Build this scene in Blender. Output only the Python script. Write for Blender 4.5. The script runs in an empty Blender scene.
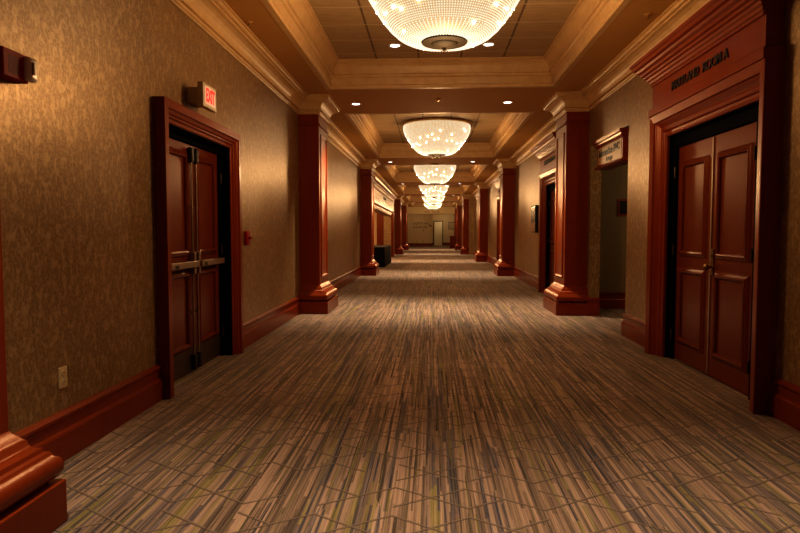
import bpy, bmesh, math, random
from mathutils import Vector, Matrix
random.seed(7)
PI = math.pi
C = bpy.context.scene.collection

# ---------------------------------------------------------------- helpers
def V(*a): return Vector(a)

def box(bm, x0, y0, z0, x1, y1, z1):
    xs, ys, zs = sorted((x0, x1)), sorted((y0, y1)), sorted((z0, z1))
    v = [bm.verts.new((x, y, z)) for x in xs for y in ys for z in zs]
    for f in ((0,1,3,2),(4,6,7,5),(0,4,5,1),(2,3,7,6),(0,2,6,4),(1,5,7,3)):
        bm.faces.new([v[i] for i in f])

def cyl(bm, a, b, r0, r1=None, n=16):
    a, b = Vector(a), Vector(b)
    r1 = r0 if r1 is None else r1
    d = (b-a).normalized()
    u = d.orthogonal().normalized(); w = d.cross(u)
    A = [bm.verts.new(a+(u*math.cos(2*PI*i/n)+w*math.sin(2*PI*i/n))*r0) for i in range(n)]
    B = [bm.verts.new(b+(u*math.cos(2*PI*i/n)+w*math.sin(2*PI*i/n))*r1) for i in range(n)]
    for i in range(n):
        bm.faces.new((A[i], A[(i+1)%n], B[(i+1)%n], B[i]))
    bm.faces.new(A[::-1]); bm.faces.new(B)

def lathe(bm, prof, n=32, c=(0,0,0)):
    """prof: list of (r, z); r==0 allowed at the ends"""
    c = Vector(c); rings = []
    for r, z in prof:
        if r < 1e-6: rings.append([bm.verts.new(c+V(0,0,z))])
        else: rings.append([bm.verts.new(c+V(r*math.cos(2*PI*i/n), r*math.sin(2*PI*i/n), z)) for i in range(n)])
    for a, b in zip(rings, rings[1:]):
        for i in range(n):
            j = (i+1) % n
            if len(a) == 1 and len(b) == 1: continue
            if len(a) == 1: bm.faces.new((a[0], b[j], b[i]))
            elif len(b) == 1: bm.faces.new((a[i], a[j], b[0]))
            else: bm.faces.new((a[i], a[j], b[j], b[i]))

def sweep(bm, path, w, prof, closed=False):
    """carry a closed profile of (out, up) pairs along a mitred path; w is the up direction, out = travel x w"""
    w = Vector(w).normalized(); P = [Vector(p) for p in path]; n = len(P); rings = []
    for i in range(n):
        if closed:
            t0 = (P[i]-P[i-1]).normalized(); t1 = (P[(i+1)%n]-P[i]).normalized()
        else:
            t1 = (P[i+1]-P[i]).normalized() if i < n-1 else (P[i]-P[i-1]).normalized()
            t0 = (P[i]-P[i-1]).normalized() if i > 0 else t1
        n0, n1 = t0.cross(w), t1.cross(w)
        m = (n0+n1)/(1+n0.dot(n1))
        rings.append([bm.verts.new(P[i]+m*u+w*v) for u, v in prof])
    k = len(prof)
    for i in range(n if closed else n-1):
        a, b = rings[i], rings[(i+1)%n]
        for j in range(k):
            bm.faces.new((a[j], a[(j+1)%k], b[(j+1)%k], b[j]))
    if not closed:
        bm.faces.new(rings[0][::-1]); bm.faces.new(rings[-1])

def obj(name, bm, m, parent=None, smooth=False, bevel=0, kind=None, label=None, loc=None):
    bmesh.ops.recalc_face_normals(bm, faces=bm.faces[:])
    me = bpy.data.meshes.new(name); bm.to_mesh(me); bm.free()
    me.materials.append(m)
    if smooth:
        for p in me.polygons: p.use_smooth = True
        try: me.set_sharp_from_angle(angle=math.radians(40))
        except Exception: pass
    o = bpy.data.objects.new(name, me); C.objects.link(o)
    if parent: o.parent = parent
    if loc: o.location = loc
    if bevel:
        b = o.modifiers.new('bevel', 'BEVEL'); b.width = bevel; b.segments = 2; b.limit_method = 'ANGLE'; b.angle_limit = 0.6
    if kind: o['kind'] = kind
    if label: o['label'] = label
    return o

def tag(o, label, cat, group=None, kind=None):
    o['label'] = label; o['category'] = cat
    if group: o['group'] = group
    if kind: o['kind'] = kind
    return o

def empty(name, loc, rz, label, cat, group=None, kind=None):
    o = bpy.data.objects.new(name, None); C.objects.link(o)
    o.empty_display_size = 0.1
    o.location = loc; o.rotation_euler = (0, 0, rz)
    return tag(o, label, cat, group, kind)

def text(name, s, size, m, parent, loc, rot, label=None, ext=0.003, sx=1.0, off=0.0, align='CENTER'):
    cu = bpy.data.curves.new(name, 'FONT'); cu.body = s; cu.size = size; cu.extrude = ext; cu.offset = off
    cu.align_x = align; cu.align_y = 'CENTER'; cu.materials.append(m)
    tmp = bpy.data.objects.new('t', cu); C.objects.link(tmp)
    me = bpy.data.meshes.new_from_object(tmp.evaluated_get(bpy.context.evaluated_depsgraph_get()))
    bpy.data.objects.remove(tmp); bpy.data.curves.remove(cu)
    if not me.materials: me.materials.append(m)
    for v in me.vertices: v.co.x *= sx
    o = bpy.data.objects.new(name, me); C.objects.link(o)
    o.location = loc; o.rotation_euler = rot
    if parent: o.parent = parent
    if label: o['label'] = label
    return o

def dup(o, parent=None):
    c = o.copy(); C.objects.link(c)
    if parent: c.parent = parent
    for ch in [x for x in list(C.objects) if x.parent == o]: dup(ch, c)
    return c

# ---------------------------------------------------------------- materials
class N:
    def __init__(s, name):
        s.m = bpy.data.materials.new(name); s.m.use_nodes = True
        s.t = s.m.node_tree; s.b = s.t.nodes['Principled BSDF']
    def n(s, typ, **kw):
        x = s.t.nodes.new(typ)
        for k, v in kw.items():
            if k in x.inputs.keys(): x.inputs[k].default_value = v
            else: setattr(x, k, v)
        return x
    def l(s, a, b): s.t.links.new(a, b)
    def math(s, op, a, b=None, c=None):
        x = s.t.nodes.new('ShaderNodeMath'); x.operation = op
        for i, q in enumerate((a, b, c)):
            if q is None: continue
            if isinstance(q, (int, float)): x.inputs[i].default_value = q
            else: s.l(q, x.inputs[i])
        return x.outputs[0]
    def coord(s, scale=(1,1,1)):
        # the position in the room, so that patterns run on from piece to piece
        g = s.n('ShaderNodeNewGeometry'); mp = s.n('ShaderNodeMapping'); mp.inputs['Scale'].default_value = scale
        s.l(g.outputs['Position'], mp.inputs['Vector']); return mp.outputs[0]
    def noise(s, vec, scale=1, detail=3, rough=.5):
        x = s.n('ShaderNodeTexNoise'); x.inputs['Scale'].default_value = scale
        x.inputs['Detail'].default_value = detail; x.inputs['Roughness'].default_value = rough
        s.l(vec, x.inputs['Vector']); return x.outputs[0]
    def ramp(s, fac, stops, interp='LINEAR'):
        x = s.n('ShaderNodeValToRGB'); x.color_ramp.interpolation = interp
        e = x.color_ramp.elements
        while len(e) < len(stops): e.new(0.5)
        for q, (p, c) in zip(e, stops):
            q.position = p; q.color = (*c, 1) if len(c) == 3 else c
        s.l(fac, x.inputs[0]); return x.outputs[0]
    def mix(s, fac, a, b, mode='MIX'):
        x = s.n('ShaderNodeMix'); x.data_type = 'RGBA'; x.blend_type = mode
        for q, i in ((fac, 0), (a, 6), (b, 7)):
            if isinstance(q, (int, float)): x.inputs[i].default_value = q
            elif isinstance(q, tuple): x.inputs[i].default_value = (*q, 1)
            else: s.l(q, x.inputs[i])
        return x.outputs[2]
    def bump(s, h, strength=.3, dist=.01):
        x = s.n('ShaderNodeBump'); x.inputs['Strength'].default_value = strength; x.inputs['Distance'].default_value = dist
        s.l(h, x.inputs['Height']); s.l(x.outputs[0], s.b.inputs['Normal'])
    def set(s, **kw):
        for k, v in kw.items():
            k = k.replace('_', ' ')
            s.b.inputs[k].default_value = (*v, 1) if isinstance(v, tuple) and len(v) == 3 else v
        return s

def plain(name, col, rough=.5, metal=0, **kw):
    a = N(name); a.set(Base_Color=col, Roughness=rough, Metallic=metal, **kw)
    # a faint unevenness of the finish
    nz = a.noise(a.coord(), 35, 2)
    a.l(a.ramp(nz, [(0, tuple(c*.88 for c in col)), (1, tuple(min(1, c*1.1) for c in col))]), a.b.inputs['Base Color'])
    return a.m

def wood(name, dark, light, rough=.30, coat=.22):
    a = N(name)
    v = a.coord((9, 9, .7)); g = a.noise(v, 2.2, 3, .5)
    v2 = a.coord((1.3, 1.3, .5)); g2 = a.noise(v2, 1.5, 2)
    c = a.ramp(g, [(.15, dark), (.85, light)])
    c = a.mix(.35, c, a.ramp(g2, [(.35, dark), (.65, light)]))
    a.l(c, a.b.inputs['Base Color'])
    a.set(Roughness=rough, Coat_Weight=coat, Coat_Roughness=.2, Specular_IOR_Level=.35, Specular_Tint=(1,.42,.2), Coat_Tint=(1,.85,.7))
    return a.m

def emis(name, col, s, base=(.8,.7,.5)):
    a = N(name); a.set(Base_Color=base, Emission_Color=col, Emission_Strength=s, Roughness=.4); return a.m

M = {}
M['cherry'] = wood('cherry_wood', (.165,.023,.0048), (.215,.035,.0072))
M['cherry_door'] = wood('cherry_door_wood', (.115,.018,.0045), (.155,.028,.007), .3, .15)
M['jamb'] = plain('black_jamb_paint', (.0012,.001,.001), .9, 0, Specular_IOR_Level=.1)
M['letters'] = plain('black_letters', (.012,.008,.006), .4)
M['steel'] = plain('satin_steel', (.42,.34,.26), .38, .9)
M['bronze'] = plain('dark_bronze', (.10,.075,.05), .42, .85)
M['darkmetal'] = plain('dark_latch_case', (.035,.028,.022), .45, .5)
M['finial'] = plain('dull_bronze', (.010,.007,.004), .7, 0, Specular_IOR_Level=.12)
M['brass'] = plain('aged_brass', (.34,.20,.08), .3, 1)
M['goldring'] = plain('gold_ring', (.62,.40,.17), .32, .9)
M['kick'] = plain('kick_plate_bronze', (.11,.075,.05), .45, .7)
M['trimwhite'] = plain('white_trim', (.75,.70,.62), .4)
M['red'] = plain('alarm_red', (.30,.012,.008), .5, 0, Specular_IOR_Level=.15)
M['redslot'] = plain('alarm_slots', (.06,.004,.003), .6)
M['lens'] = plain('clear_strobe_lens', (.80,.72,.62), .12, 0)
M['ivory'] = plain('ivory_plate', (.55,.42,.24), .4)
M['slot'] = plain('outlet_slot', (.05,.035,.02), .6)
M['exitbox'] = plain('exit_housing', (.60,.50,.33), .5)
M['exitface'] = emis('exit_face', (1,.55,.36), .30, (.6,.45,.34))
M['exitred'] = emis('exit_letters', (1,.02,.012), .75, (.7,.02,.02))
M['signface'] = plain('tan_sign_face', (.52,.33,.16), .35)
M['cloth'] = plain('black_cloth', (.0025,.0025,.0025), .9)
M['screen'] = plain('black_glass_screen', (.008,.007,.007), .12)
M['signbrown'] = plain('brown_sign_plate', (.22,.07,.02), .35)
M['doorlit'] = plain('cream_door_paint', (.80,.72,.52), .5)
M['downlens'] = emis('downlight_lens', (1,.93,.86), 7)
M['bead'] = emis('crystal_bead', (1,.83,.60), .98, (.08,.06,.045))
M['bulb'] = emis('lamp_bulb', (1,.68,.36), 150)
a = N('bead_net_liner')
g = a.noise(a.coord(), 14, 2)
a.l(a.ramp(g, [(.3,(1,.58,.26)), (.7,(1,.74,.42))]), a.b.inputs['Emission Color'])
a.set(Base_Color=(.1,.08,.05), Emission_Strength=.50, Roughness=.6); M['liner'] = a.m

def wallpaper(name='patterned_wallpaper', k=1.0):
    a = N(name)
    def dashes(scale):
        return a.noise(a.coord(scale), 1, 2, .55)
    d1 = dashes((23, 23, 14)); d2 = dashes((50, 50, 40)); d3 = dashes((3, 3, 2)); w = dashes((120, 120, 260))
    base = a.ramp(d1, [(.40,(.215*k,.130*k,.056*k)), (.54,(.25*k,.155*k,.070*k)), (.59,(.46*k,.315*k,.17*k)), (.7,(.52*k,.36*k,.20*k))])
    base = a.mix(.40, base, a.ramp(d2, [(.44,(.20*k,.108*k,.042*k)), (.58,(.52*k,.34*k,.165*k))]))
    base = a.mix(.22, base, a.ramp(w, [(.40,(.12,.065,.026)), (.60,(.54,.36,.19))]))
    base = a.mix(.15, base, a.ramp(d3, [(.35,(.20,.11,.045)), (.65,(.44,.28,.13))]))
    a.l(base, a.b.inputs['Base Color'])
    a.set(Specular_IOR_Level=.5, Metallic=.40, Roughness=.37)
    return a.m
M['paper'] = wallpaper()
M['hallpaint'] = plain('end_hall_wall', (.78,.60,.36), .6)
M['header_lit'] = plain('lit_header_paint', (.95,.74,.42), .6)  # paler than the end wall: chandelier light on the header painted in
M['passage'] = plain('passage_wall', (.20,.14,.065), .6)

a = N('cornice_paint')
g = a.noise(a.coord((5, 5, 5)), 1.6, 3)
a.l(a.ramp(g, [(.3,(.52,.32,.14)), (.7,(.60,.385,.18))]), a.b.inputs['Base Color'])
a.set(Roughness=.42, Specular_IOR_Level=.5); M['cornice'] = a.m
a = N('soffit_paint')
g = a.noise(a.coord((1, 1, 1)), 1.2, 2)
a.l(a.ramp(g, [(.3,(.45,.228,.062)), (.7,(.49,.252,.073))]), a.b.inputs['Base Color'])
a.set(Roughness=.8, Specular_IOR_Level=.25); M['soffit'] = a.m

# acoustic tiles, 0.6 m, with a thin grid
a = N('ceiling_tile')
co = a.coord(); sp = a.n('ShaderNodeSeparateXYZ'); a.l(co, sp.inputs[0])
def gridline(src, off, per, wd):
    f = a.math('FRACT', a.math('DIVIDE', a.math('ADD', src, off), per))
    return a.math('LESS_THAN', a.math('ABSOLUTE', a.math('SUBTRACT', f, .5)), wd)
gx = gridline(sp.outputs[0], 100*.6+.3+.19, .6, .022); gy = gridline(sp.outputs[1], 100*.59+.295-6.96, .59, .018)
g = a.noise(a.coord((1.5, 9, 1)), 3, 3)
tile = a.ramp(g, [(.3,(.34,.225,.115)), (.7,(.44,.30,.16))])
tile = a.mix(gx, tile, (.13,.075,.035)); tile = a.mix(gy, tile, (.55,.42,.26))
a.l(tile, a.b.inputs['Base Color']); a.set(Roughness=.7); M['tile'] = a.m

# carpet: long woven streaks with a raised line pattern
a = N('carpet')
co = a.coord(); sp = a.n('ShaderNodeSeparateXYZ'); a.l(co, sp.inputs[0]); X, Y = sp.outputs[0], sp.outputs[1]
def cellrand(sx, sy, seed):
    """random number per woven streak: columns sx wide, each broken into lengths sy with its own offset"""
    col = a.math('FLOOR', a.math('DIVIDE', X, sx))
    wn = a.n('ShaderNodeTexWhiteNoise', noise_dimensions='2D'); cv = a.n('ShaderNodeCombineXYZ'); a.l(col, cv.inputs[0]); cv.inputs[1].default_value = seed
    a.l(cv.outputs[0], wn.inputs[0])
    row = a.math('FLOOR', a.math('ADD', a.math('DIVIDE', Y, sy), a.math('MULTIPLY', wn.outputs[0], 17.3)))
    w2 = a.n('ShaderNodeTexWhiteNoise', noise_dimensions='2D'); c2 = a.n('ShaderNodeCombineXYZ')
    a.l(a.math('ADD', col, seed*7.1), c2.inputs[0]); a.l(row, c2.inputs[1]); a.l(c2.outputs[0], w2.inputs[0])
    return w2.outputs[0]
q1 = cellrand(.015, 1.15, 3); q2 = cellrand(.0085, .62, 11); q3 = cellrand(.022, 1.7, 23)
n2 = a.noise(a.coord((70, 1.0, 1)), 1, 2, .5); n3 = a.noise(a.coord((3.2, .30, 1)), 1, 2, .5)
tan = a.ramp(q1, [(0,(.03,.02,.015)), (.17,(.15,.098,.066)), (.32,(.35,.24,.16)), (.50,(.55,.385,.27)), (.68,(.22,.15,.10)), (.82,(.055,.04,.03))], 'CONSTANT')
cool = a.ramp(q1, [(0,(.02,.028,.06)), (.26,(.19,.175,.022)), (.36,(.30,.21,.145)), (.54,(.05,.065,.11)), (.74,(.50,.36,.25)), (.91,(.26,.25,.04))], 'CONSTANT')
sel = a.math('GREATER_THAN', a.math('ADD', a.math('MULTIPLY', a.math('SUBTRACT', q3, .5), .16), n3), .495)
colr = a.mix(sel, tan, cool)
colr = a.mix(.30, colr, a.ramp(q2, [(0,(.03,.024,.022)), (.25,(.26,.18,.125)), (.5,(.52,.37,.26)), (.72,(.10,.085,.075)), (.85,(.30,.27,.08))], 'CONSTANT'))
colr = a.mix(.30, colr, a.ramp(n2, [(.38,(.03,.022,.018)), (.48,(.30,.21,.15)), (.54,(.54,.39,.27)), (.62,(.07,.055,.045))]))
# raised lines: paired zigzags forming rows of lozenges, broken at random
PX, PY, AM = .352, .31, .11
fx = a.math('FRACT', a.math('DIVIDE', a.math('ADD', X, 50*PX), PX)); tri = a.math('MULTIPLY', a.math('ABSOLUTE', a.math('SUBTRACT', fx, .5)), 2*AM)
fy = a.math('MULTIPLY', a.math('FRACT', a.math('DIVIDE', a.math('ADD', Y, 50*PY), PY)), PY)
lA = a.math('LESS_THAN', a.math('ABSOLUTE', a.math('SUBTRACT', fy, a.math('ADD', tri, .04))), .006)
lB = a.math('LESS_THAN', a.math('ABSOLUTE', a.math('SUBTRACT', fy, a.math('SUBTRACT', .04+2*AM, tri))), .006)
def hold(seed, thr):
    w = a.n('ShaderNodeTexWhiteNoise', noise_dimensions='2D'); c2 = a.n('ShaderNodeCombineXYZ')
    a.l(a.math('FLOOR', a.math('DIVIDE', a.math('ADD', X, 50*PX), PX/2)), c2.inputs[0])
    a.l(a.math('ADD', a.math('FLOOR', a.math('DIVIDE', a.math('ADD', Y, 50*PY), PY)), seed), c2.inputs[1]); a.l(c2.outputs[0], w.inputs[0])
    return a.math('LESS_THAN', w.outputs[0], thr)
line_shade = a.math('LESS_THAN', a.math('ABSOLUTE', a.math('SUBTRACT', fy, a.math('ADD', tri, .030))), .005)  # dark copy beside each raised line, its shadow put into the colour
line_shade = a.math('MAXIMUM', a.math('MULTIPLY', line_shade, hold(0.0, .8)), a.math('MULTIPLY', a.math('LESS_THAN', a.math('ABSOLUTE', a.math('SUBTRACT', fy, a.math('SUBTRACT', .03+2*AM, tri))), .005), hold(71.0, .72)))
colr = a.mix(a.math('MULTIPLY', line_shade, .75), colr, (.045,.032,.024))
line = a.math('MAXIMUM', a.math('MULTIPLY', lA, hold(0.0, .8)), a.math('MULTIPLY', lB, hold(71.0, .72)))
colr = a.mix(a.math('MULTIPLY', line, .9), colr, (.20,.15,.105))
vx = a.math('LESS_THAN', a.math('ABSOLUTE', a.math('SUBTRACT', a.math('FRACT', a.math('DIVIDE', a.math('ADD', X, 50*PX), PX/2)), .5)), .022)
vl = a.math('MULTIPLY', vx, hold(33.0, .25))
colr = a.mix(a.math('MULTIPLY', vl, .7), colr, (.05,.035,.028))
colr = a.mix(1.0, colr, (.86,.80,.84), 'MULTIPLY')
a.l(colr, a.b.inputs['Base Color'])
fz = a.noise(a.coord((160, 60, 1)), 1, 2)
a.bump(a.math('ADD', fz, a.math('MULTIPLY', line, 1.2)), .4, .004)
a.set(Roughness=.92, Specular_IOR_Level=.15, Sheen_Weight=.25, Sheen_Roughness=.5); M['carpet'] = a.m

# ---------------------------------------------------------------- dimensions
XL, XR, XN = -2.08, 2.40, 2.10           # left wall, right wall, right wall past the narrowing
YN = 35.1                                # where the right wall steps in
Y0, YE, YF = -6.0, 52.3, 54.6            # behind the camera, end beam, end wall
ZS, ZT = 3.37, 3.75                      # soffit, tile ceiling
ZC = 3.12                                # underside of the cornice
BEAM = [1.65+8.5*k for k in range(-1, 7)]
TH = .34

# left: service door, long opening.  right: door A, passage, doors B, C
LD = (4.76, 6.30); LO = (20.3, 31.7)
RA = (4.66, 6.42); RP = (7.80, 9.60); RB = (11.40, 13.06); RC = (19.95, 21.60); RD = (28.4, 30.0)
OH, OHR, PH = 2.13, 2.23, 2.58

# ---------------------------------------------------------------- the shell
bm = bmesh.new(); box(bm, -6.5, Y0-.3, -.1, 6.0, 62, 0)
tag(obj('floor', bm, M['carpet'], kind='structure'), 'streaked tan, blue grey and olive carpet with raised zigzag lines', 'carpet')

def wall_strip(bm, xa, xb, ya, yb, openings, ztop=3.42):
    y = ya
    for (a0, a1, h) in openings:
        box(bm, xa, y, 0, xb, a0, ztop); box(bm, xa, a0, h, xb, a1, ztop); y = a1
    box(bm, xa, y, 0, xb, yb, ztop)
bm = bmesh.new(); wall_strip(bm, XL-TH, XL, Y0, YF, [(*LD, OH), (*LO, OH)])
tag(obj('wall_left', bm, M['paper'], kind='structure'), 'left wall in shimmering tan patterned wallpaper', 'wall')
bm = bmesh.new(); wall_strip(bm, XR, XR+.16, Y0, YN, [(*RA, OHR), (*RP, PH), (*RB, OHR), (*RC, OHR), (*RD, OHR)])
tag(obj('wall_right', bm, M['paper'], kind='structure'), 'right wall in shimmering tan patterned wallpaper', 'wall')
bm = bmesh.new(); box(bm, XN, YN, 0, XR+.16, YF+4, 3.42)
tag(obj('wall_right', bm, M['paper'], kind='structure'), 'far right wall stepping in behind the third column', 'wall')
bm = bmesh.new(); box(bm, XL-TH, Y0-.2, 0, XR+TH, Y0, 3.42)
tag(obj('wall_back', bm, M['paper'], kind='structure'), 'wallpapered wall closing the hall behind the viewer', 'wall')

# passage behind the right wall
bm = bmesh.new()
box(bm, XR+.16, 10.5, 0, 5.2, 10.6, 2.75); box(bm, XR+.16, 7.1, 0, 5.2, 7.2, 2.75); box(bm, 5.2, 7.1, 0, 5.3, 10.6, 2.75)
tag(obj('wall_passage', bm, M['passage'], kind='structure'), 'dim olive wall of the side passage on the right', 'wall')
bm = bmesh.new(); box(bm, XR+.16, 7.1, 2.75, 5.3, 10.6, 2.8)
tag(obj('ceiling_passage', bm, M['soffit'], kind='structure'), 'low ceiling of the side passage', 'ceiling')

# foyer behind the long opening on the left
bm = bmesh.new()
box(bm, -6.0, 31.9, 0, XL-TH, 32.0, 3.0); box(bm, -6.0, 19.2, 0, XL-TH, 19.3, 3.0); box(bm, -6.1, 19.2, 0, -6.0, 32.0, 3.0)
tag(obj('wall_foyer', bm, M['hallpaint'], kind='structure'), 'beige wall of the foyer beyond the long opening on the left', 'wall')
bm = bmesh.new(); box(bm, -6.1, 19.2, 3.0, XL-TH, 32.0, 3.05)
tag(obj('ceiling_foyer', bm, M['soffit'], kind='structure'), 'foyer ceiling beyond the long opening', 'ceiling')

# end of the hall
bm = bmesh.new()
box(bm, XL-TH, YF, 0, .08, YF+.15, 3.42); box(bm, -.07, YF+.15, 0, .08, YF+4, 3.0)
box(bm, .08, YF+4, 0, XN, YF+4.15, 3.42)
tag(obj('wall_end', bm, M['hallpaint'], kind='structure'), 'beige wall closing the far end of the hall', 'wall')
bm = bmesh.new(); box(bm, XL, YE, 2.79, XN, YE+.25, 3.45)
eb = tag(obj('wall_header', bm, M['header_lit'], kind='structure'), 'beige header with small dark lettering across the far end', 'header')
text('lettering', 'PARK  ROOMS', .22, M['letters'], eb, (.05, YE-.004, 2.93), (PI/2, 0, 0), 'small dark lettering on the far header', sx=.86)
bm = bmesh.new(); box(bm, XL-TH, YE+.25, 2.95, XN, YF+4.2, 3.0)
tag(obj('ceiling_end', bm, M['soffit'], kind='structure'), 'low ceiling behind the far header', 'ceiling')

# soffit with coffer openings
CX0, CX1 = -1.49, 1.735
bm = bmesh.new()
box(bm, XL-.05, Y0, ZS, CX0, YE, ZS+.06); box(bm, CX1, Y0, ZS, XR+.05, YE, ZS+.06)
COF = []
for k, b in enumerate(BEAM):
    box(bm, CX0, max(b-.98, Y0), ZS, CX1, min(b+.98, YE), ZS+.06) if b+.98 > Y0 else None
    if k < len(BEAM)-1: COF.append((max(b+.98, Y0), min(BEAM[k+1]-.98, YE)))
box(bm, CX0, BEAM[-1]-.98, ZS, CX1, YE, ZS+.06)
tag(obj('ceiling', bm, M['soffit'], kind='structure'), 'brown painted soffit with cross beams between the coffers', 'ceiling')
bm = bmesh.new()
for y0, y1 in COF: box(bm, CX0-.05, y0-.05, ZT, CX1+.05, y1+.05, ZT+.03)
tag(obj('ceiling', bm, M['tile'], kind='structure'), 'square tan ceiling tiles inside the coffers', 'ceiling')
# coffer mouldings: fascia, step, cove and top fillet
cprof = [(-.06,.001),(-.06,-.004),(.006,-.004),(.006,.04),(.022,.05),(.022,.145),(.04,.15),(.05,.165),(.05,.185),(.072,.19),(.072,.21),(.078,.25),(.092,.29),(.115,.32),(.145,.335),(.145,.352),(.165,.356),(.165,.38),(-.06,.38)]
for i, (y0, y1) in enumerate(COF):
    bm = bmesh.new()
    sweep(bm, [(CX0,y0,ZS),(CX0,y1,ZS),(CX1,y1,ZS),(CX1,y0,ZS)], (0,0,1), cprof, True)
    tag(obj('trim_%d' % (i+1), bm, M['cornice'], kind='structure'), 'stepped cream moulding lining the inside of coffer %s' % ['behind the viewer','around the nearest chandelier','around the second chandelier','around the third chandelier','around the fourth chandelier','around the fifth chandelier','around the farthest chandelier'][i], 'moulding')

# pilaster positions: (side, shaft y0, shaft y1)
LP = [(1.35, 2.47), (9.72, 10.52), (18.22, 19.02), (35.22, 36.02), (43.7, 44.5)]
RPY = [(9.72, 10.52), (18.22, 19.02), (26.72, 27.52), (35.22, 36.02), (43.7, 44.5)]
SL, SR, SN = -1.76, 2.055, 1.80

# cornice run along both walls and round the column heads
kprof = [(0,-.012),(.016,-.012),(.022,.0),(.034,.004),(.038,.016),(.032,.028),(.014,.034),(.014,.046),(.040,.052),(.040,.064),(.046,.095),(.060,.125),(.085,.152),(.118,.170),(.150,.178),(.150,.196),(.176,.200),(.182,.215),(.182,.232),(.20,.236),(.20,.25),(0,.25)]
path = [(XL, YE, ZC)]
for a0, a1 in reversed(LP):
    path += [(XL,a1,ZC),(SL,a1,ZC),(SL,a0,ZC),(XL,a0,ZC)]
path.append((XL, Y0, ZC))
bm = bmesh.new(); sweep(bm, path[::-1], (0,0,1), kprof)
tag(obj('trim_8', bm, M['cornice'], kind='structure'), 'cream crown moulding along the left wall', 'moulding')
path = [(XR, Y0, ZC), (XR, 1.35, ZC)]
path = [(XR, Y0, ZC)]
for i, (a0, a1) in enumerate(RPY):
    w = XR if i < 3 else XN; s = SR if i < 3 else SN
    if i == 3: path += [(XR, YN, ZC), (XN, YN, ZC)] if False else []
    w0 = XR if i <= 3 else XN
    if i == 3: path += [(XR, a0, ZC), (s, a0, ZC), (s, a1, ZC), (XN, a1, ZC)]
    else: path += [(w,a0,ZC),(s,a0,ZC),(s,a1,ZC),(w,a1,ZC)]
path.append((XN, YE, ZC))
bm = bmesh.new(); sweep(bm, path[::-1], (0,0,1), kprof)
tag(obj('trim_9', bm, M['cornice'], kind='structure'), 'cream crown moulding along the right wall', 'moulding')

# baseboards
bprof = [(0,0),(.035,0),(.035,.15),(.030,.162),(.018,.17),(.018,.225),(.03,.24),(.03,.255),(.012,.272),(0,.275)]
def base_run(bm, pts): sweep(bm, [(x, y, 0) for x, y in pts], (0,0,1), bprof)
bm = bmesh.new()
segs = [(Y0, 1.2), (2.66, LD[0]-.16), (LD[1]+.16, 9.6), (10.62, 18.1), (19.12, LO[0]-.25), (LO[1]+.25, 35.1), (36.1, 43.6), (44.6, YF)]
for a0, a1 in segs: base_run(bm, [(XL, a0), (XL, a1)])
tag(obj('baseboard_left', bm, M['cherry'], kind='structure'), 'tall cherry wood baseboard along the left wall', 'baseboard')
bm = bmesh.new()
segs = [(Y0, RA[0]-.23), (13.3, 18.1), (21.84, 26.6), (27.62, 28.16), (30.24, YN)]
for a0, a1 in segs: base_run(bm, [(XR, a1), (XR, a0)])
base_run(bm, [(XR+.16, RP[0]), (XR, RP[0]), (XR, RA[1]+.23)])
base_run(bm, [(XR, 9.66), (XR, RP[1]), (XR+.16, RP[1])])
base_run(bm, [(XR+.16, 10.5), (5.2, 10.5)]); base_run(bm, [(5.2, 7.2), (XR+.16, 7.2)])
base_run(bm, [(XN, 43.6), (XN, 36.1)]); base_run(bm, [(XN, YF+4), (XN, 44.6)])
tag(obj('baseboard_right', bm, M['cherry'], kind='structure'), 'tall cherry wood baseboard along the right wall', 'baseboard')
bm = bmesh.new()
base_run(bm, [(XL, YF), (.08, YF)]); base_run(bm, [(.08, YF+4), (XN, YF+4)]); base_run(bm, [(-6, 31.9), (XL-TH, 31.9)])
tag(obj('baseboard_end', bm, M['cherry'], kind='structure'), 'cherry baseboard under the far end walls', 'baseboard')

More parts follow.
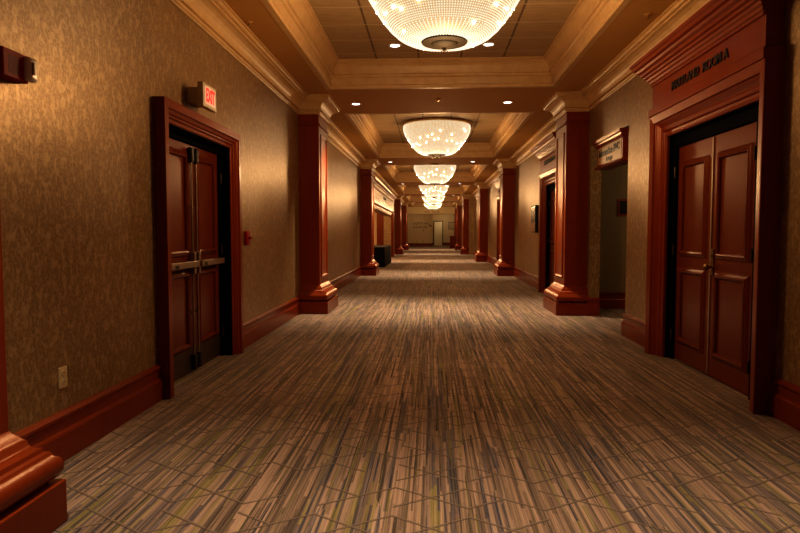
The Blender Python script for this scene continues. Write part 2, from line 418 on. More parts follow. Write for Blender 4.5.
# ---------------------------------------------------------------- columns
def pilaster(side, xw, xs, y0, y1, label, group):
    """xw wall plane, xs shaft face; local frame is the world shifted to the base"""
    cy = (y0+y1)/2; s = 1 if xs > xw else -1      # s: direction of projection
    root = empty('wall_column', (xw, cy, 0), 0, label, 'column', group)
    p = abs(xs-xw); h0, h1 = y0-cy, y1-cy
    def loop(d=0):    # open path round the three free sides, out = t x Z must point outwards
        pts = [(0, h0-0, 0), (s*p, h0, 0), (s*p, h1, 0), (0, h1, 0)]
        # travel so that t x z points away from the column: going along +y with t x z = +x
        return pts if s > 0 else pts[::-1]
    bm = bmesh.new(); box(bm, 0, h0, .36, s*p, h1, ZC+.01)
    obj('shaft', bm, M['cherry'], root, bevel=.004)
    bm = bmesh.new(); box(bm, 0, h0-.15, 0, s*(p+.15), h1+.15, .19)
    obj('plinth', bm, M['cherry'], root, bevel=.006)
    tor = [(0,.20),(.10,.20),(.128,.212),(.142,.235),(.145,.265),(.135,.292),(.115,.305),(.108,.325),(.09,.332),(.085,.350),(.062,.358),(.05,.372),(.045,.395),(.03,.41),(.012,.43),(.0,.45)]
    bm = bmesh.new(); sweep(bm, loop(), (0,0,1), tor)
    box(bm, 0, h0-.1, .185, s*(p+.1), h1+.1, .205)
    obj('base_moulding', bm, M['cherry'], root, smooth=True)
    nk = [(0,2.925),(.012,2.93),(.022,2.94),(.022,2.955),(.008,2.965),(0,2.97)]
    bm = bmesh.new(); sweep(bm, loop(), (0,0,1), nk)
    obj('neck_moulding', bm, M['cherry'], root, smooth=True)
    # raised frame round the sunk panel on the face towards the hall
    a0, a1, b0, b1 = h0+.13, h1-.13, .56, 2.82
    fr = [(0,0),(0,.012),(-.012,.016),(-.022,.010),(-.034,.003),(-.034,0)]
    pts = [(s*p,a0,b0),(s*p,a1,b0),(s*p,a1,b1),(s*p,a0,b1)]
    bm = bmesh.new(); sweep(bm, pts if s > 0 else pts[::-1], (s,0,0), fr, True)
    obj('panel_moulding', bm, M['cherry'], root, smooth=True)
    return root
lab = ['cherry wood column at the near left corner with only its base showing',
       'first full cherry column on the left, past the exit sign',
       'second full cherry column on the left, before the black draped table',
       'cherry column on the left just beyond the long opening',
       'farthest cherry column on the left near the end wall']
for (a0, a1), l in zip(LP, lab): pilaster(-1, XL, SL, a0, a1, l, 'columns along the left wall')
lab = ['first cherry column on the right, beside the side passage',
       'second cherry column on the right, beyond the black reader board',
       'third cherry column on the right, before the wall steps in',
       'fourth cherry column on the right, where the hall narrows',
       'fifth cherry column on the right, near the end']
for i, ((a0, a1), l) in enumerate(zip(RPY, lab)):
    pilaster(1, XR if i < 3 else XN, SR if i < 3 else SN, a0, a1, l, 'columns along the right wall')
pilaster(1, XN, 1.86, 49.9, 50.4, 'slim cherry column standing behind the small wood stand at the far end', 'columns along the right wall')
# foyer column
root = empty('foyer_column', (-2.62, 31.9, 0), 0, 'cherry column against the foyer wall behind the black draped table', 'column')
bm = bmesh.new(); box(bm, -.18, -.14, .2, .18, 0, 2.95); obj('shaft', bm, M['cherry'], root, bevel=.004)
bm = bmesh.new(); box(bm, -.24, -.2, 0, .24, 0, .2); obj('plinth', bm, M['cherry'], root, bevel=.006)
bm = bmesh.new(); box(bm, -.22, -.18, 2.85, .22, 0, 3.0); obj('capital', bm, M['cherry'], root, bevel=.01)

# ---------------------------------------------------------------- doors
def casing(root, w, h, lo, prof, m=None):
    """three-sided architrave round an opening of width w and height h; lo = floor level"""
    bm = bmesh.new()
    pts = [(-w/2, 0, lo), (-w/2, 0, h), (w/2, 0, h), (w/2, 0, lo)]
    sweep(bm, pts, (0,-1,0), prof)
    return obj('casing', bm, m or M['cherry'], root, bevel=.003)

def panel_frame(parent, x0, x1, z0, z1, y, m):
    fr = [(0,0),(.0,.010),(-.008,.022),(-.022,.026),(-.034,.018),(-.048,.012),(-.062,.002),(-.062,0)]
    bm = bmesh.new()
    sweep(bm, [(x0,y,z0),(x0,y,z1),(x1,y,z1),(x1,y,z0)], (0,-1,0), fr, True)
    box(bm, x0+.04, y-.002, z0+.04, x1-.04, y, z1-.04)
    obj('panel', bm, m, parent, smooth=False, bevel=0)

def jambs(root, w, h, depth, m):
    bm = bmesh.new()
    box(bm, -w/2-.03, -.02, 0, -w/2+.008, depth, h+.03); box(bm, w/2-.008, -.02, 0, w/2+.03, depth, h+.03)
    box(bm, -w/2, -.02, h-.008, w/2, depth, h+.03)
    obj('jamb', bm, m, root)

def double_door(root, w, h, depth, panic=False, hand='pull'):
    """two panelled leaves; local -y faces the hall"""
    g = .006
    ia, ib = (.07, .16) if not panic else (.10, .03)     # black stops at the two sides
    ins = (ia+ib)/2
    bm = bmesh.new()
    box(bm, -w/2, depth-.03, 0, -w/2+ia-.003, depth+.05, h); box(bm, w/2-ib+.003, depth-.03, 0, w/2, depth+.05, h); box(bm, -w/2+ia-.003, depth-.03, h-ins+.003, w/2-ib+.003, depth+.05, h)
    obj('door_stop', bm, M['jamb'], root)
    w -= 2*ins-.008; h -= ins-.004; cx = (ia-ib)/2
    before = set(C.objects)
    for s in (-1, 1):
        x0, x1 = (-w/2+.004, -g/2) if s < 0 else (g/2, w/2-.004)
        bm = bmesh.new(); box(bm, x0, depth, .012, x1, depth+.045, h-.006)
        leaf = obj('leaf', bm, M['cherry_door'], root, bevel=.002)
        px0, px1 = x0+.15, x1-.15
        if s < 0: px1 += 0
        lowz = .28 if panic else .24
        panel_frame(leaf, px0, px1, 1.12 if panic else 1.10, h-.14 if panic else h-.22, depth, M['cherry_door'])
        panel_frame(leaf, px0, px1, lowz, .88, depth, M['cherry_door'])
        for hz in (.25, 1.1, h-.25):
            bm = bmesh.new(); cyl(bm, ((x0 if s < 0 else x1), depth-.036, hz-.05), ((x0 if s < 0 else x1), depth-.036, hz+.05), .009, n=10)
            obj('hinge', bm, M['bronze'], leaf)
        if panic:
            bm = bmesh.new(); box(bm, x0+.02, depth-.004, .02, x1-.012, depth, .225)
            obj('kick_plate', bm, M['kick'], leaf, bevel=.001)
            xm = s*.055                                       # rod line by the meeting stile
            bm = bmesh.new(); cyl(bm, (xm, depth-.028, .16), (xm, depth-.028, h-.1), .009, n=10)
            for zz in (.55, 1.5): box(bm, xm-.014, depth-.034, zz-.012, xm+.014, depth, zz+.012)
            obj('rod', bm, M['steel'], leaf, smooth=True)
            bm = bmesh.new(); box(bm, xm-.028, depth-.05, h-.17, xm+.028, depth, h-.035)
            obj('top_latch', bm, M['darkmetal'], leaf, bevel=.012)
            bm = bmesh.new(); box(bm, xm-.028, depth-.05, .03, xm+.028, depth, .17)
            obj('bottom_latch', bm, M['darkmetal'], leaf, bevel=.012)
            bm = bmesh.new(); box(bm, xm-.024, depth-.055, .90, xm+.024, depth, 1.10)
            obj('centre_case', bm, M['steel'], leaf, bevel=.006)
            a0, a1 = (x0+.06, -.035) if s < 0 else (.035, x1-.06)
            bm = bmesh.new(); box(bm, a0, depth-.085, .965, a1, depth-.035, 1.02)
            for q in (a0+.02, a1-.02): box(bm, q-.018, depth-.04, .97, q+.018, depth, 1.015)
            bar = obj('push_bar', bm, M['steel'], leaf, bevel=.004)
            bm = bmesh.new(); q = a0+.11 if s < 0 else a0+.09
            box(bm, q-.035, depth-.0875, .969, q+.035, depth-.05, 1.0)
            obj('dogging_cap', bm, M['darkmetal'], bar, bevel=.002)
    if not panic:
        bm = bmesh.new(); box(bm, -.016, depth-.008, .02, .010, depth, h-.02)
        obj('astragal', bm, M['steel'], root, bevel=.001)
        bm = bmesh.new(); box(bm, .016 if hand != 'l' else -.07, depth-.012, .90, .07 if hand != 'l' else -.016, depth, 1.13)
        pl = obj('lock_plate', bm, M['brass'], root, bevel=.003)
        bm = bmesh.new(); bmesh.ops.create_uvsphere(bm, u_segments=16, v_segments=10, radius=.03, matrix=Matrix.Translation((.045, depth-.055, .975)))
        cyl(bm, (.045, depth-.03, .975), (.045, depth-.01, .975), .012)
        obj('door_knob', bm, M['brass'], pl, smooth=True)
        bm = bmesh.new(); cyl(bm, (.045, depth-.017, 1.07), (.045, depth-.01, 1.07), .013)
        obj('keyhole', bm, M['bronze'], pl, smooth=True)
    for o in C.objects:
        if o.parent == root and o not in before: o.location.x = cx

# left service door
def wallroot(name, side, y, label, cat, kind=None, group=None, x=None):
    xx = x if x is not None else (XL if side < 0 else XR)
    return empty(name, (xx, y, 0), PI/2 if side < 0 else -PI/2, label, cat, group, kind)
d = wallroot('door_1', -1, sum(LD)/2, 'panelled cherry double door with steel push bars under the exit sign', 'door', 'structure')
w = LD[1]-LD[0]
casing(d, w, OH, 0, [(0,0),(0,.026),(-.010,.034),(-.018,.026),(-.032,.030),(-.042,.050),(-.052,.046),(-.062,.062),(-.078,.070),(-.088,.078),(-.092,.092),(-.16,.092),(-.16,0)])
jambs(d, w, OH, .12, M['jamb']); double_door(d, w, OH, .10, panic=True)

# right hand ballroom doors with frieze and cornice
def grand_door(idx, span, label, lettering, x=XR):
    d = wallroot('door_%d' % idx, 1, sum(span)/2, label, 'door', 'structure', x=x)
    w = span[1]-span[0]; cw = .24
    casing(d, w, OHR, 0, [(0,0),(0,.045),(-.012,.052),(-.024,.045),(-.05,.05),(-.06,.066),(-.085,.074),(-.10,.066),(-.115,.078),(-.135,.10),(-.15,.108),(-.155,.128),(-.225,.14),(-cw,.14),(-cw,0)])
    # band above the casing and panel with the lettering
    z0 = OHR+cw; hw = w/2+cw
    bm = bmesh.new(); box(bm, -hw-.006, -.155, z0-.01, hw+.006, 0, z0+.07)
    obj('upper_casing', bm, M['cherry'], d, bevel=.006)
    bm = bmesh.new(); box(bm, -hw+.03, -.125, z0+.07, hw-.03, 0, 2.80)
    fr = obj('frieze', bm, M['cherry'], d, bevel=.003)
    # cornice
    z1 = 2.765
    prof = [(0,0),(.018,0),(.018,.022),(.03,.03),(.036,.05),(.05,.062),(.056,.08),(.075,.09),(.08,.108),(.10,.118),(.105,.14),(.13,.155),(.14,.175),(.165,.185),(.17,.215),(.185,.225),(.19,.25),(0,.25)]
    bm = bmesh.new()
    e = hw-.05
    sweep(bm, [(-e,0,z1),(-e,-.125,z1),(e,-.125,z1),(e,0,z1)], (0,0,1), prof)
    obj('cornice', bm, M['cherry'], d, bevel=0)
    if lettering:
        text('lettering', lettering, .115, M['letters'], fr, (0, -.13, 2.65), (PI/2, 0, 0), 'small black capitals across the frieze', ext=.006, sx=1.0, off=.0012)
    jambs(d, w, OHR, .08, M['jamb']); double_door(d, w, OHR, .05)
    return d
grand_door(2, RA, 'nearest cherry double door on the right with lettered frieze and deep cornice', 'MARYLAND  ROOM A')
grand_door(3, RB, 'cherry double door half hidden behind the first column on the right', 'MARYLAND ROOM B')
grand_door(4, RC, 'cherry double door half hidden behind the second column on the right', 'MARYLAND ROOM C')
grand_door(5, RD, 'farthest cherry double door on the right, behind the third column', None)

# long cased opening on the left
d = wallroot('door_6', -1, sum(LO)/2, 'long cherry cased opening with lettered frieze behind the black draped table', 'opening', 'structure')
w = LO[1]-LO[0]; cw = .24
casing(d, w, OH, 0, [(0,0),(0,.045),(-.024,.045),(-.05,.05),(-.06,.066),(-.10,.066),(-.135,.10),(-.155,.128),(-cw,.14),(-cw,0)])
hw = w/2+cw
bm = bmesh.new(); box(bm, -hw, -.145, OH+cw, hw, 0, 2.50); obj('upper_casing', bm, M['cherry'], d, bevel=.006)
bm = bmesh.new(); box(bm, -hw+.03, -.10, 2.50, hw-.03, 0, 2.84); fr = obj('frieze', bm, M['signface'], d, bevel=.003)
bm = bmesh.new(); e = hw-.03
sweep(bm, [(-e,0,2.8),(-e,-.1,2.8),(e,-.1,2.8),(e,0,2.8)], (0,0,1), [(0,0),(.018,0),(.018,.022),(.036,.05),(.05,.062),(.056,.08),(.08,.108),(.10,.118),(.105,.14),(.14,.175),(.165,.185),(.17,.215),(.19,.25),(0,.25)])
obj('cornice', bm, M['cherry'], d)
text('lettering', 'MARYLAND FOYER', .16, M['letters'], fr, (.3, -.108, 2.66), (PI/2, 0, 0), 'small dark capitals across the frieze', ext=.006)
bm = bmesh.new(); box(bm, -w/2-.03, -.02, 0, -w/2+.01, TH+.01, OH+.03); box(bm, w/2-.01, -.02, 0, w/2+.03, TH+.01, OH+.03); box(bm, -w/2, -.02, OH-.01, w/2, TH+.01, OH+.03)
obj('jamb', bm, M['paper'], d)

# door standing open at the far end
d = empty('door_7', (.26, YF+3.2, 0), 0, 'cream door standing open in the recess at the far end', 'door', None, 'structure')
bm = bmesh.new(); box(bm, 0, 0, .01, .72, .05, 2.2); lf = obj('leaf', bm, M['doorlit'], d, bevel=.003)
bm = bmesh.new(); box(bm, -.10, -.02, 0, 0, .08, 2.3); box(bm, .72, -.02, 0, .80, .08, 2.3); box(bm, -.10, -.02, 2.21, .80, .08, 2.3); obj('casing', bm, M['bronze'], d)
bm = bmesh.new(); cyl(bm, (.64, -.06, 1.0), (.64, 0, 1.0), .025); obj('door_knob', bm, M['brass'], lf, smooth=True)

# ---------------------------------------------------------------- signs and fittings on the walls
def onwall(name, side, y, z, label, cat, group=None, x=None):
    o = wallroot(name, side, y, label, cat, None, group, x); o.location.z = z; return o

s = onwall('exit_sign', -1, 5.36, 2.44, 'small beige exit sign with glowing red letters above the left door', 'sign')
bm = bmesh.new(); box(bm, -.16, -.165, -.10, .16, -.115, .10); hs = obj('housing', bm, M['exitbox'], s, bevel=.006)
bm = bmesh.new(); box(bm, -.10, -.12, -.07, .10, 0, .07); obj('mount', bm, M['exitbox'], s, bevel=.006)
bm = bmesh.new(); box(bm, -.125, -.168, -.075, .125, -.164, .075); fc = obj('face', bm, M['exitface'], s)
text('lettering', 'EXIT', .155, M['exitred'], fc, (0, -.169, .0), (PI/2, 0, 0), 'red capitals on the glowing face', ext=.001, sx=.66, off=.005)

s = onwall('fire_alarm_strobe', -1, 2.97, 2.085, 'red fire alarm horn with clear strobe lens high on the left wall', 'alarm')
bm = bmesh.new(); box(bm, -.10, -.07, -.068, .085, 0, .068); obj('housing', bm, M['red'], s, bevel=.006)
bm = bmesh.new()
for i in range(9): box(bm, -.065, -.0715, -.042+i*.0095, .012, -.0695, -.038+i*.0095)
obj('grille', bm, M['redslot'], s)
bm = bmesh.new(); box(bm, .045, -.105, -.06, .115, -.06, .06); obj('strobe_lens', bm, M['lens'], s, smooth=True, bevel=.018)
bm = bmesh.new(); cyl(bm, (.067, -.107, -.03), (.067, -.107, .03), .008); obj('strobe_tube', bm, M['steel'], s)

s = onwall('fire_pull_station', -1, 6.86, 1.21, 'small red fire alarm pull station right of the left door', 'alarm')
bm = bmesh.new(); box(bm, -.055, -.045, -.08, .055, 0, .08); obj('housing', bm, M['red'], s, bevel=.008)
bm = bmesh.new(); box(bm, -.035, -.075, -.015, .035, -.04, .015); obj('pull_handle', bm, M['red'], s, bevel=.006)

s = onwall('wall_outlet', -1, 3.37, .46, 'ivory power outlet low on the left wall above the baseboard', 'outlet')
bm = bmesh.new(); box(bm, -.038, -.008, -.06, .038, 0, .06); pl = obj('plate', bm, M['ivory'], s, bevel=.003)
for z in (-.026, .026):
    bm = bmesh.new(); cyl(bm, (0, -.012, z), (0, -.004, z), .017, n=20); sk = obj('socket', bm, M['ivory'], s)
    bm = bmesh.new(); box(bm, -.008, -.0128, z-.006, -.005, -.011, z+.006); box(bm, .005, -.0128, z-.006, .008, -.011, z+.006)
    obj('slots', bm, M['slot'], sk)

# sign box hanging in the passage opening
s = empty('hanging_sign', (XR+.03, 8.6, 2.17), -PI/2, 'cherry framed tan sign with black lettering in the top of the passage opening', 'sign')
L = .60
bm = bmesh.new(); box(bm, -L, -.04, 0, L, .14, .37); obj('box', bm, M['cherry'], s, bevel=.004)
bm = bmesh.new(); sweep(bm, [(-L,.16,.36),(-L,-.04,.36),(L,-.04,.36),(L,.16,.36)], (0,0,1), [(0,-.06),(.01,-.06),(.018,-.04),(.03,-.03),(.035,-.005),(.055,.005),(.06,.04),(0,.04)])
obj('cornice', bm, M['cherry'], s)
bm = bmesh.new(); sweep(bm, [(-L,.16,0),(-L,-.04,0),(L,-.04,0),(L,.16,0)], (0,0,1), [(0,0),(.025,0),(.03,.015),(.02,.03),(.01,.04),(0,.04)])
obj('bottom_moulding', bm, M['cherry'], s)
bm = bmesh.new(); box(bm, -L+.05, -.044, .06, L-.05, -.038, .29); fc = obj('face', bm, M['signface'], s)
text('lettering', 'Information-BVC', .14, M['letters'], fc, (0, -.046, .205), (PI/2, 0, 0), 'black lettering in the upper line', off=.004, sx=1.0)
text('lettering', 'Lounge', .10, M['letters'], fc, (.03, -.046, .105), (PI/2, 0, 0), 'smaller black lettering in the lower line', off=.003, sx=1.0)

s = empty('framed_notice', (3.17, 10.5, 1.68), 0, 'small dark framed notice on the dim passage wall', 'picture')
bm = bmesh.new(); sweep(bm, [(-.07,0,-.11),(-.07,0,.11),(.07,0,.11),(.07,0,-.11)], (0,-1,0), [(0,0),(0,.02),(-.03,.02),(-.03,0)], True); obj('frame', bm, M['cherry'], s)
bm = bmesh.new(); box(bm, -.07, -.008, -.11, .07, 0, .11); obj('panel', bm, M['screen'], s)

s = onwall('reader_board', 1, 14.35, 1.57, 'black wall mounted reader board between the second door and second column', 'screen')
bm = bmesh.new(); box(bm, -.30, -.09, -.31, .30, 0, .31); obj('housing', bm, M['letters'], s, bevel=.006)
bm = bmesh.new(); box(bm, -.27, -.093, -.06, .27, -.089, .28); obj('screen', bm, M['screen'], s)
bm = bmesh.new(); box(bm, -.27, -.094, -.28, .27, -.089, -.09); obj('brown_plate', bm, M['signbrown'], s)

# far end wall details
s = empty('wall_lettering', (0, YF-.002, 0), 0, 'two lines of dark lettering with an arrow on the far end wall', 'sign')
text('lettering', 'NORTH HALL', .30, M['letters'], s, (-1.60, -.01, 1.99), (PI/2, 0, 0), align='LEFT', sx=.8)
text('lettering', 'ELEVATORS', .30, M['letters'], s, (-1.60, -.01, 1.68), (PI/2, 0, 0), align='LEFT', sx=.8)
bm = bmesh.new(); v = [bm.verts.new(p) for p in ((-.17,-.012,1.93),(-.17,-.012,1.67),(0.03,-.012,1.80))]; bm.faces.new(v)
r = bmesh.ops.extrude_face_region(bm, geom=bm.faces[:]); bmesh.ops.translate(bm, verts=[q for q in r['geom'] if isinstance(q, bmesh.types.BMVert)], vec=(0,.01,0))
obj('arrow', bm, M['letters'], s)
s = empty('wall_sconce', (-.68, YF, 1.40), 0, 'tiny pale fitting below the lettering on the far end wall', 'fitting')
bm = bmesh.new(); box(bm, -.05, -.05, -.16, .05, 0, .16); obj('body', bm, M['ivory'], s, bevel=.01)
bm = bmesh.new(); cyl(bm, (0,-.08,.05), (0,0,.05), .03); obj('knob', bm, M['ivory'], s)
for x, l in ((-1.28, 'left of two ivory outlets low on the far end wall'), (-.75, 'right of two ivory outlets low on the far end wall')):
    s = empty('wall_outlet', (x, YF, .45), 0, l, 'outlet', 'outlets on the far end wall')
    bm = bmesh.new(); box(bm, -.05, -.01, -.07, .05, 0, .07); obj('plate', bm, M['ivory'], s, bevel=.003)
    bm = bmesh.new(); cyl(bm, (0,-.014,.03), (0,-.005,.03), .018); obj('socket', bm, M['slot'], s)
    bm = bmesh.new(); cyl(bm, (0,-.014,-.03), (0,-.005,-.03), .018); obj('socket', bm, M['slot'], s)
s = empty('picture_frame', (1.90, YF+4, 1.85), 0, 'small pale picture in a dark frame on the far recess wall', 'picture')
bm = bmesh.new(); box(bm, -.26, -.012, -.30, .26, 0, .30); obj('picture', bm, M['ivory'], s)
bm = bmesh.new(); sweep(bm, [(-.26,0,-.30),(-.26,0,.30),(.26,0,.30),(.26,0,-.30)], (0,-1,0), [(0,0),(0,.03),(-.05,.03),(-.05,0)], True); obj('frame', bm, M['bronze'], s)

# small wood stand at the far end
s = empty('host_stand', (1.74, 49.0, 0), 0, 'small cherry wood stand in front of the slim column at the far end', 'stand')
bm = bmesh.new(); box(bm, -.30, -.28, .08, .30, .28, .90); obj('body', bm, M['cherry'], s, bevel=.006)
bm = bmesh.new(); box(bm, -.33, -.31, .90, .33, .31, .95); obj('top', bm, M['cherry'], s, bevel=.008)
bm = bmesh.new(); box(bm, -.32, -.30, 0, .32, .30, .08); obj('plinth', bm, M['cherry'], s, bevel=.005)
panel_frame(s, -.24, .24, .16, .84, -.28, M['cherry'])

# black draped table
s = empty('draped_table', (-2.08, 24.2, 0), 0, 'table under a floor length black cloth in front of the long opening', 'table')
bm = bmesh.new(); box(bm, -.37, -1.75, .68, .37, 1.75, .715); obj('tabletop', bm, M['cherry'], s)
for sx in (-.3, .3):
    for sy in (-1.6, 1.6):
        bm = bmesh.new(); cyl(bm, (sx, sy, 0), (sx, sy, .68), .018); obj('leg', bm, M['steel'], s)
bm = bmesh.new()
per = []
def edge(p, q, n):
    for i in range(n): per.append((p[0]+(q[0]-p[0])*i/n, p[1]+(q[1]-p[1])*i/n))
A, B = .385, 1.765
edge((-A,-B),(A,-B),16); edge((A,-B),(A,B),64); edge((A,B),(-A,B),16); edge((-A,B),(-A,-B),64)
rings = []
for z, amp in ((.722,0),(.71,.003),(.5,.006),(.2,.012),(.012,.017)):
    ring = []
    for i, (x, y) in enumerate(per):
        l = math.hypot(x/A, y/B); f = 1+0*l
        nx, ny = (x/A)**7, (y/B)**7; q = math.hypot(nx, ny) or 1
        o_ = amp*(1+math.sin(i*1.57))
        ring.append(bm.verts.new((x+nx/q*o_, y+ny/q*o_, z)))
    rings.append(ring)
for a_, b_ in zip(rings, rings[1:]):
    for i in range(len(per)):
        j = (i+1) % len(per); bm.faces.new((a_[i], a_[j], b_[j], b_[i]))
bm.faces.new(rings[0])
cl = obj('tablecloth', bm, M['cloth'], None, smooth=True, loc=(-2.08, 24.2, 0)); tag(cl, 'floor length black cloth draped over the table on the left', 'tablecloth')

# ---------------------------------------------------------------- chandeliers
prof = [(.76,3.70),(.765,3.62),(.75,3.54),(.715,3.46),(.66,3.37),(.59,3.262),(.51,3.165),(.43,3.095),(.35,3.055),(.27,3.042),(.20,3.045)]
def resample(pr, step):
    out = [pr[0]]; acc = 0
    for (r0, z0), (r1, z1) in zip(pr, pr[1:]):
        Lg = math.hypot(r1-r0, z1-z0); t = step-acc
        while t <= Lg:
            out.append((r0+(r1-r0)*t/Lg, z0+(z1-z0)*t/Lg)); t += step
        acc = Lg-(t-step)
    return out
def make_chandelier(loc):
    r = empty('chandelier', loc, 0, '', 'chandelier', 'bowl chandeliers down the middle of the hall')
    dz = -ZT
    bm = bmesh.new(); lathe(bm, [(0,0),(.80,0),(.81,-.02),(.80,-.04),(.775,-.055),(.70,-.055),(0,-.05)], 72)
    obj('ceiling_ring', bm, M['goldring'], r, smooth=True)
    bm = bmesh.new(); lathe(bm, [(a_-.012, b_+dz+.006) for a_, b_ in prof]+[(0,3.06+dz)], 72)
    obj('bowl', bm, M['liner'], r, smooth=True)
    bm = bmesh.new(); pts = resample(prof, .021); nm = 150
    for k, (rr, zz) in enumerate(pts):
        step = 1 if rr > .45 else (2 if rr > .22 else 3)
        for i in range(0, nm, step):
            th = 2*PI*(i+.0)/nm; c = V(rr*math.cos(th), rr*math.sin(th), zz+dz); q = .0066*(1 if step == 1 else 1.25)
            vs = [bm.verts.new(c+q*Vector(d_)) for d_ in ((1,0,0),(0,1,0),(-1,0,0),(0,-1,0),(0,0,1),(0,0,-1))]
            for f in ((0,1,4),(1,2,4),(2,3,4),(3,0,4),(1,0,5),(2,1,5),(3,2,5),(0,3,5)): bm.faces.new([vs[t] for t in f])
    me = bpy.data.meshes.new('bead_net'); bm.to_mesh(me); bm.free(); me.materials.append(M['bead'])
    bn = bpy.data.objects.new('bead_net', me); C.objects.link(bn); bn.parent = r
    bm = bmesh.new(); lathe(bm, [(0,3.05+dz),(.20,3.05+dz),(.215,3.04+dz),(.21,3.03+dz),(.15,3.025+dz),(0,3.025+dz)], 48)
    obj('bottom_disc', bm, M['finial'], r, smooth=True)
    bm = bmesh.new(); lathe(bm, [(.13,3.03+dz),(.128,3.025+dz),(.112,3.01+dz),(.08,2.998+dz),(.04,2.992+dz),(.02,2.985+dz),(.016,2.975+dz),(.02,2.965+dz),(.012,2.955+dz),(0,2.95+dz)], 32)
    obj('finial', bm, M['finial'], r, smooth=True)
    bme = None
    rnd = random.Random(4)
    for i in range(46):
        k = rnd.randint(6, len(pts)-9); rr, zz = pts[k]; th = 2*PI*(i*.381966+rnd.random()*.03)
        p = ((rr-.004)*math.cos(th), (rr-.004)*math.sin(th), zz+dz)
        if bme is None:
            bm = bmesh.new(); bmesh.ops.create_uvsphere(bm, u_segments=10, v_segments=8, radius=.0105)
            o = obj('bulb', bm, M['bulb'], r, smooth=True); bme = o.data; o.location = p
        else:
            o = bpy.data.objects.new('bulb', bme); C.objects.link(o); o.parent = r; o.location = p
    return r
names = ['nearest and largest beaded bowl chandelier, cut off by the top of the picture',
         'second beaded bowl chandelier, hanging past the first cross beam',
         'third beaded bowl chandelier down the hall', 'fourth beaded bowl chandelier down the hall',
         'fifth beaded bowl chandelier, second from the far end', 'farthest beaded bowl chandelier before the end header']
YC = [5.9+8.5*k for k in range(6)]
ch = make_chandelier((.115, YC[0], ZT)); ch['label'] = names[0]
for k in range(1, 6):
    c = dup(ch); c.location = (.115, YC[k], ZT); c['label'] = names[k]

# ---------------------------------------------------------------- downlights and ceiling fittings
def make_downlight():
    r = empty('recessed_downlight', (0,0,0), 0, '', 'ceiling light', 'recessed downlights in the cross beams')
    bm = bmesh.new(); lathe(bm, [(.062,0),(.085,0),(.088,-.004),(.082,-.009),(.066,-.012),(.058,-.004),(.062,0)], 28)
    obj('trim_ring', bm, M['trimwhite'], r, smooth=True)
    bm = bmesh.new(); lathe(bm, [(0,-.002),(.06,-.002),(.06,-.006),(0,-.011)], 24)
    obj('lens', bm, M['downlens'], r, smooth=True)
    return r
first = make_downlight(); used = False
ords = ['over the viewer', 'nearest', 'second', 'third', 'fourth', 'fifth', 'sixth']
DL = []
for k, b in enumerate(BEAM[1:]):
    if b > 46: break
    for x, sd in ((-1.24, 'left'), (1.22, 'right')):
        DL.append((x, b+.09, ZS, '%s small round downlight in the %s cross beam' % (sd, ords[k]), 'recessed downlights in the cross beams'))
DL.append((-.49, 8.38, ZT, 'left of two small round downlights in the tiles behind the nearest chandelier', 'recessed downlights in the ceiling tiles'))
DL.append((.743, 8.39, ZT, 'right of two small round downlights in the tiles behind the nearest chandelier', 'recessed downlights in the ceiling tiles'))
for x, y, z, l, g in DL:
    o = first if not used else dup(first); used = True
    o.location = (x, y, z); o['label'] = l; o['group'] = g

def sprinkler(x, y, z, l):
    s = empty('sprinkler_head', (x, y, z), 0, l, 'sprinkler', 'sprinkler heads in the soffit')
    bm = bmesh.new(); lathe(bm, [(0,0),(.04,0),(.038,-.008),(.015,-.012),(0,-.012)], 20); obj('plate', bm, M['soffit'], s, smooth=True)
    bm = bmesh.new(); cyl(bm, (0,0,-.01), (0,0,-.035), .008); cyl(bm, (0,0,-.035), (0,0,-.038), .02); obj('deflector', bm, M['brass'], s)
sprinkler(-1.83, 6.25, ZS, 'small sprinkler head in the left soffit near the exit sign')
sprinkler(2.08, 6.22, ZS, 'small sprinkler head in the right soffit above the nearest door')
sprinkler(.11, 9.93, ZS, 'small sprinkler head in the middle of the first cross beam')
s = empty('air_grille', (.12, 19.3, ZS), 0, 'flat round air diffuser in the middle of the second cross beam', 'grille')
bm = bmesh.new(); lathe(bm, [(0,0),(.20,0),(.20,-.01),(.17,-.018),(0,-.018)], 32); obj('plate', bm, M['soffit'], s, smooth=True)
bm = bmesh.new(); lathe(bm, [(.12,-.018),(.13,-.024),(.14,-.018)], 32); lathe(bm, [(.06,-.018),(.07,-.024),(.08,-.018)], 32); obj('vanes', bm, M['bronze'], s, smooth=True)

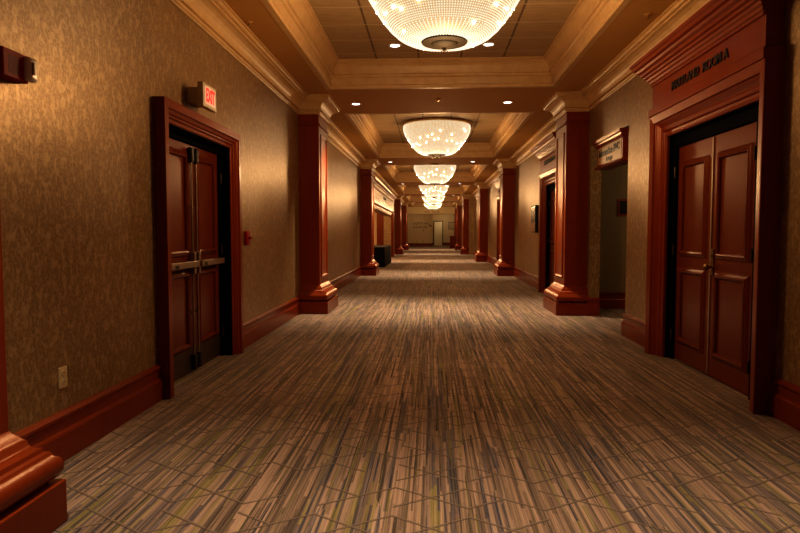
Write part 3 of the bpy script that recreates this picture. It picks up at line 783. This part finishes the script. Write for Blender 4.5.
# ---------------------------------------------------------------- lamps
def lamp(name, typ, loc, energy, col, **kw):
    l = bpy.data.lights.new(name, typ); l.energy = energy; l.color = col
    for k, v in kw.items(): setattr(l, k, v)
    o = bpy.data.objects.new(name, l); C.objects.link(o); o.location = loc; return o
WARM = (1, .60, .27); NEUT = (1, .77, .50)
for k, y in enumerate(YC):
    lamp('chandelier_lamp', 'POINT', (.115, y, 2.66), 70, WARM, shadow_soft_size=.2)
for x, y, z, l, g in DL:
    if z > ZS+.1: e = 35
    else: e = 540 if y > 5 else 330
    lamp('downlight_lamp', 'SPOT', (x, y, z-.03), e, NEUT, spot_size=math.radians(84), spot_blend=1.0, shadow_soft_size=.05)
lamp('foyer_lamp', 'POINT', (-4.2, 26, 2.7), 260, WARM, shadow_soft_size=.2)
lamp('end_hall_lamp', 'POINT', (1.2, YF+2.2, 2.6), 17, (1,.78,.48), shadow_soft_size=.1)
lamp('end_wall_fill', 'POINT', (-1.2, YF-1.3, 2.7), 4, (1,.70,.38), shadow_soft_size=.1)  # unseen fill light without a fixture, added to brighten the end wall
lamp('passage_lamp', 'POINT', (4.4, 8.2, 2.4), 22, (1,.75,.42), shadow_soft_size=.15)

w = bpy.data.worlds.new('world'); bpy.context.scene.world = w; w.use_nodes = True
w.node_tree.nodes['Background'].inputs[0].default_value = (.9,.6,.35,1); w.node_tree.nodes['Background'].inputs[1].default_value = .02

# ---------------------------------------------------------------- camera
f, cx, cy = 622., 400., 266.5
vx, vy = 431.5, 231.8
pitch = math.atan((cy-vy)/f)
Yv = Vector(((vx-cx)/f, -(vy-cy)/f, -1)).normalized()      # hall direction seen in camera axes
Zv = Vector((0, -Yv.z, Yv.y)).normalized()
Xv = Yv.cross(Zv)
R = Matrix((Xv, Yv, Zv))                                    # camera axes -> world
cam = bpy.data.cameras.new('camera'); cam.sensor_width = 36; cam.lens = f/800*36; cam.clip_end = 200
co = bpy.data.objects.new('camera', cam); C.objects.link(co)
co.matrix_world = Matrix.Translation((0,0,1.28)) @ R.to_4x4()
bpy.context.scene.camera = co
bpy.context.scene.cycles.caustics_reflective = False
vs = bpy.context.scene.view_settings; vs.view_transform = 'Standard'; vs.look = 'Medium High Contrast'; vs.exposure = .20
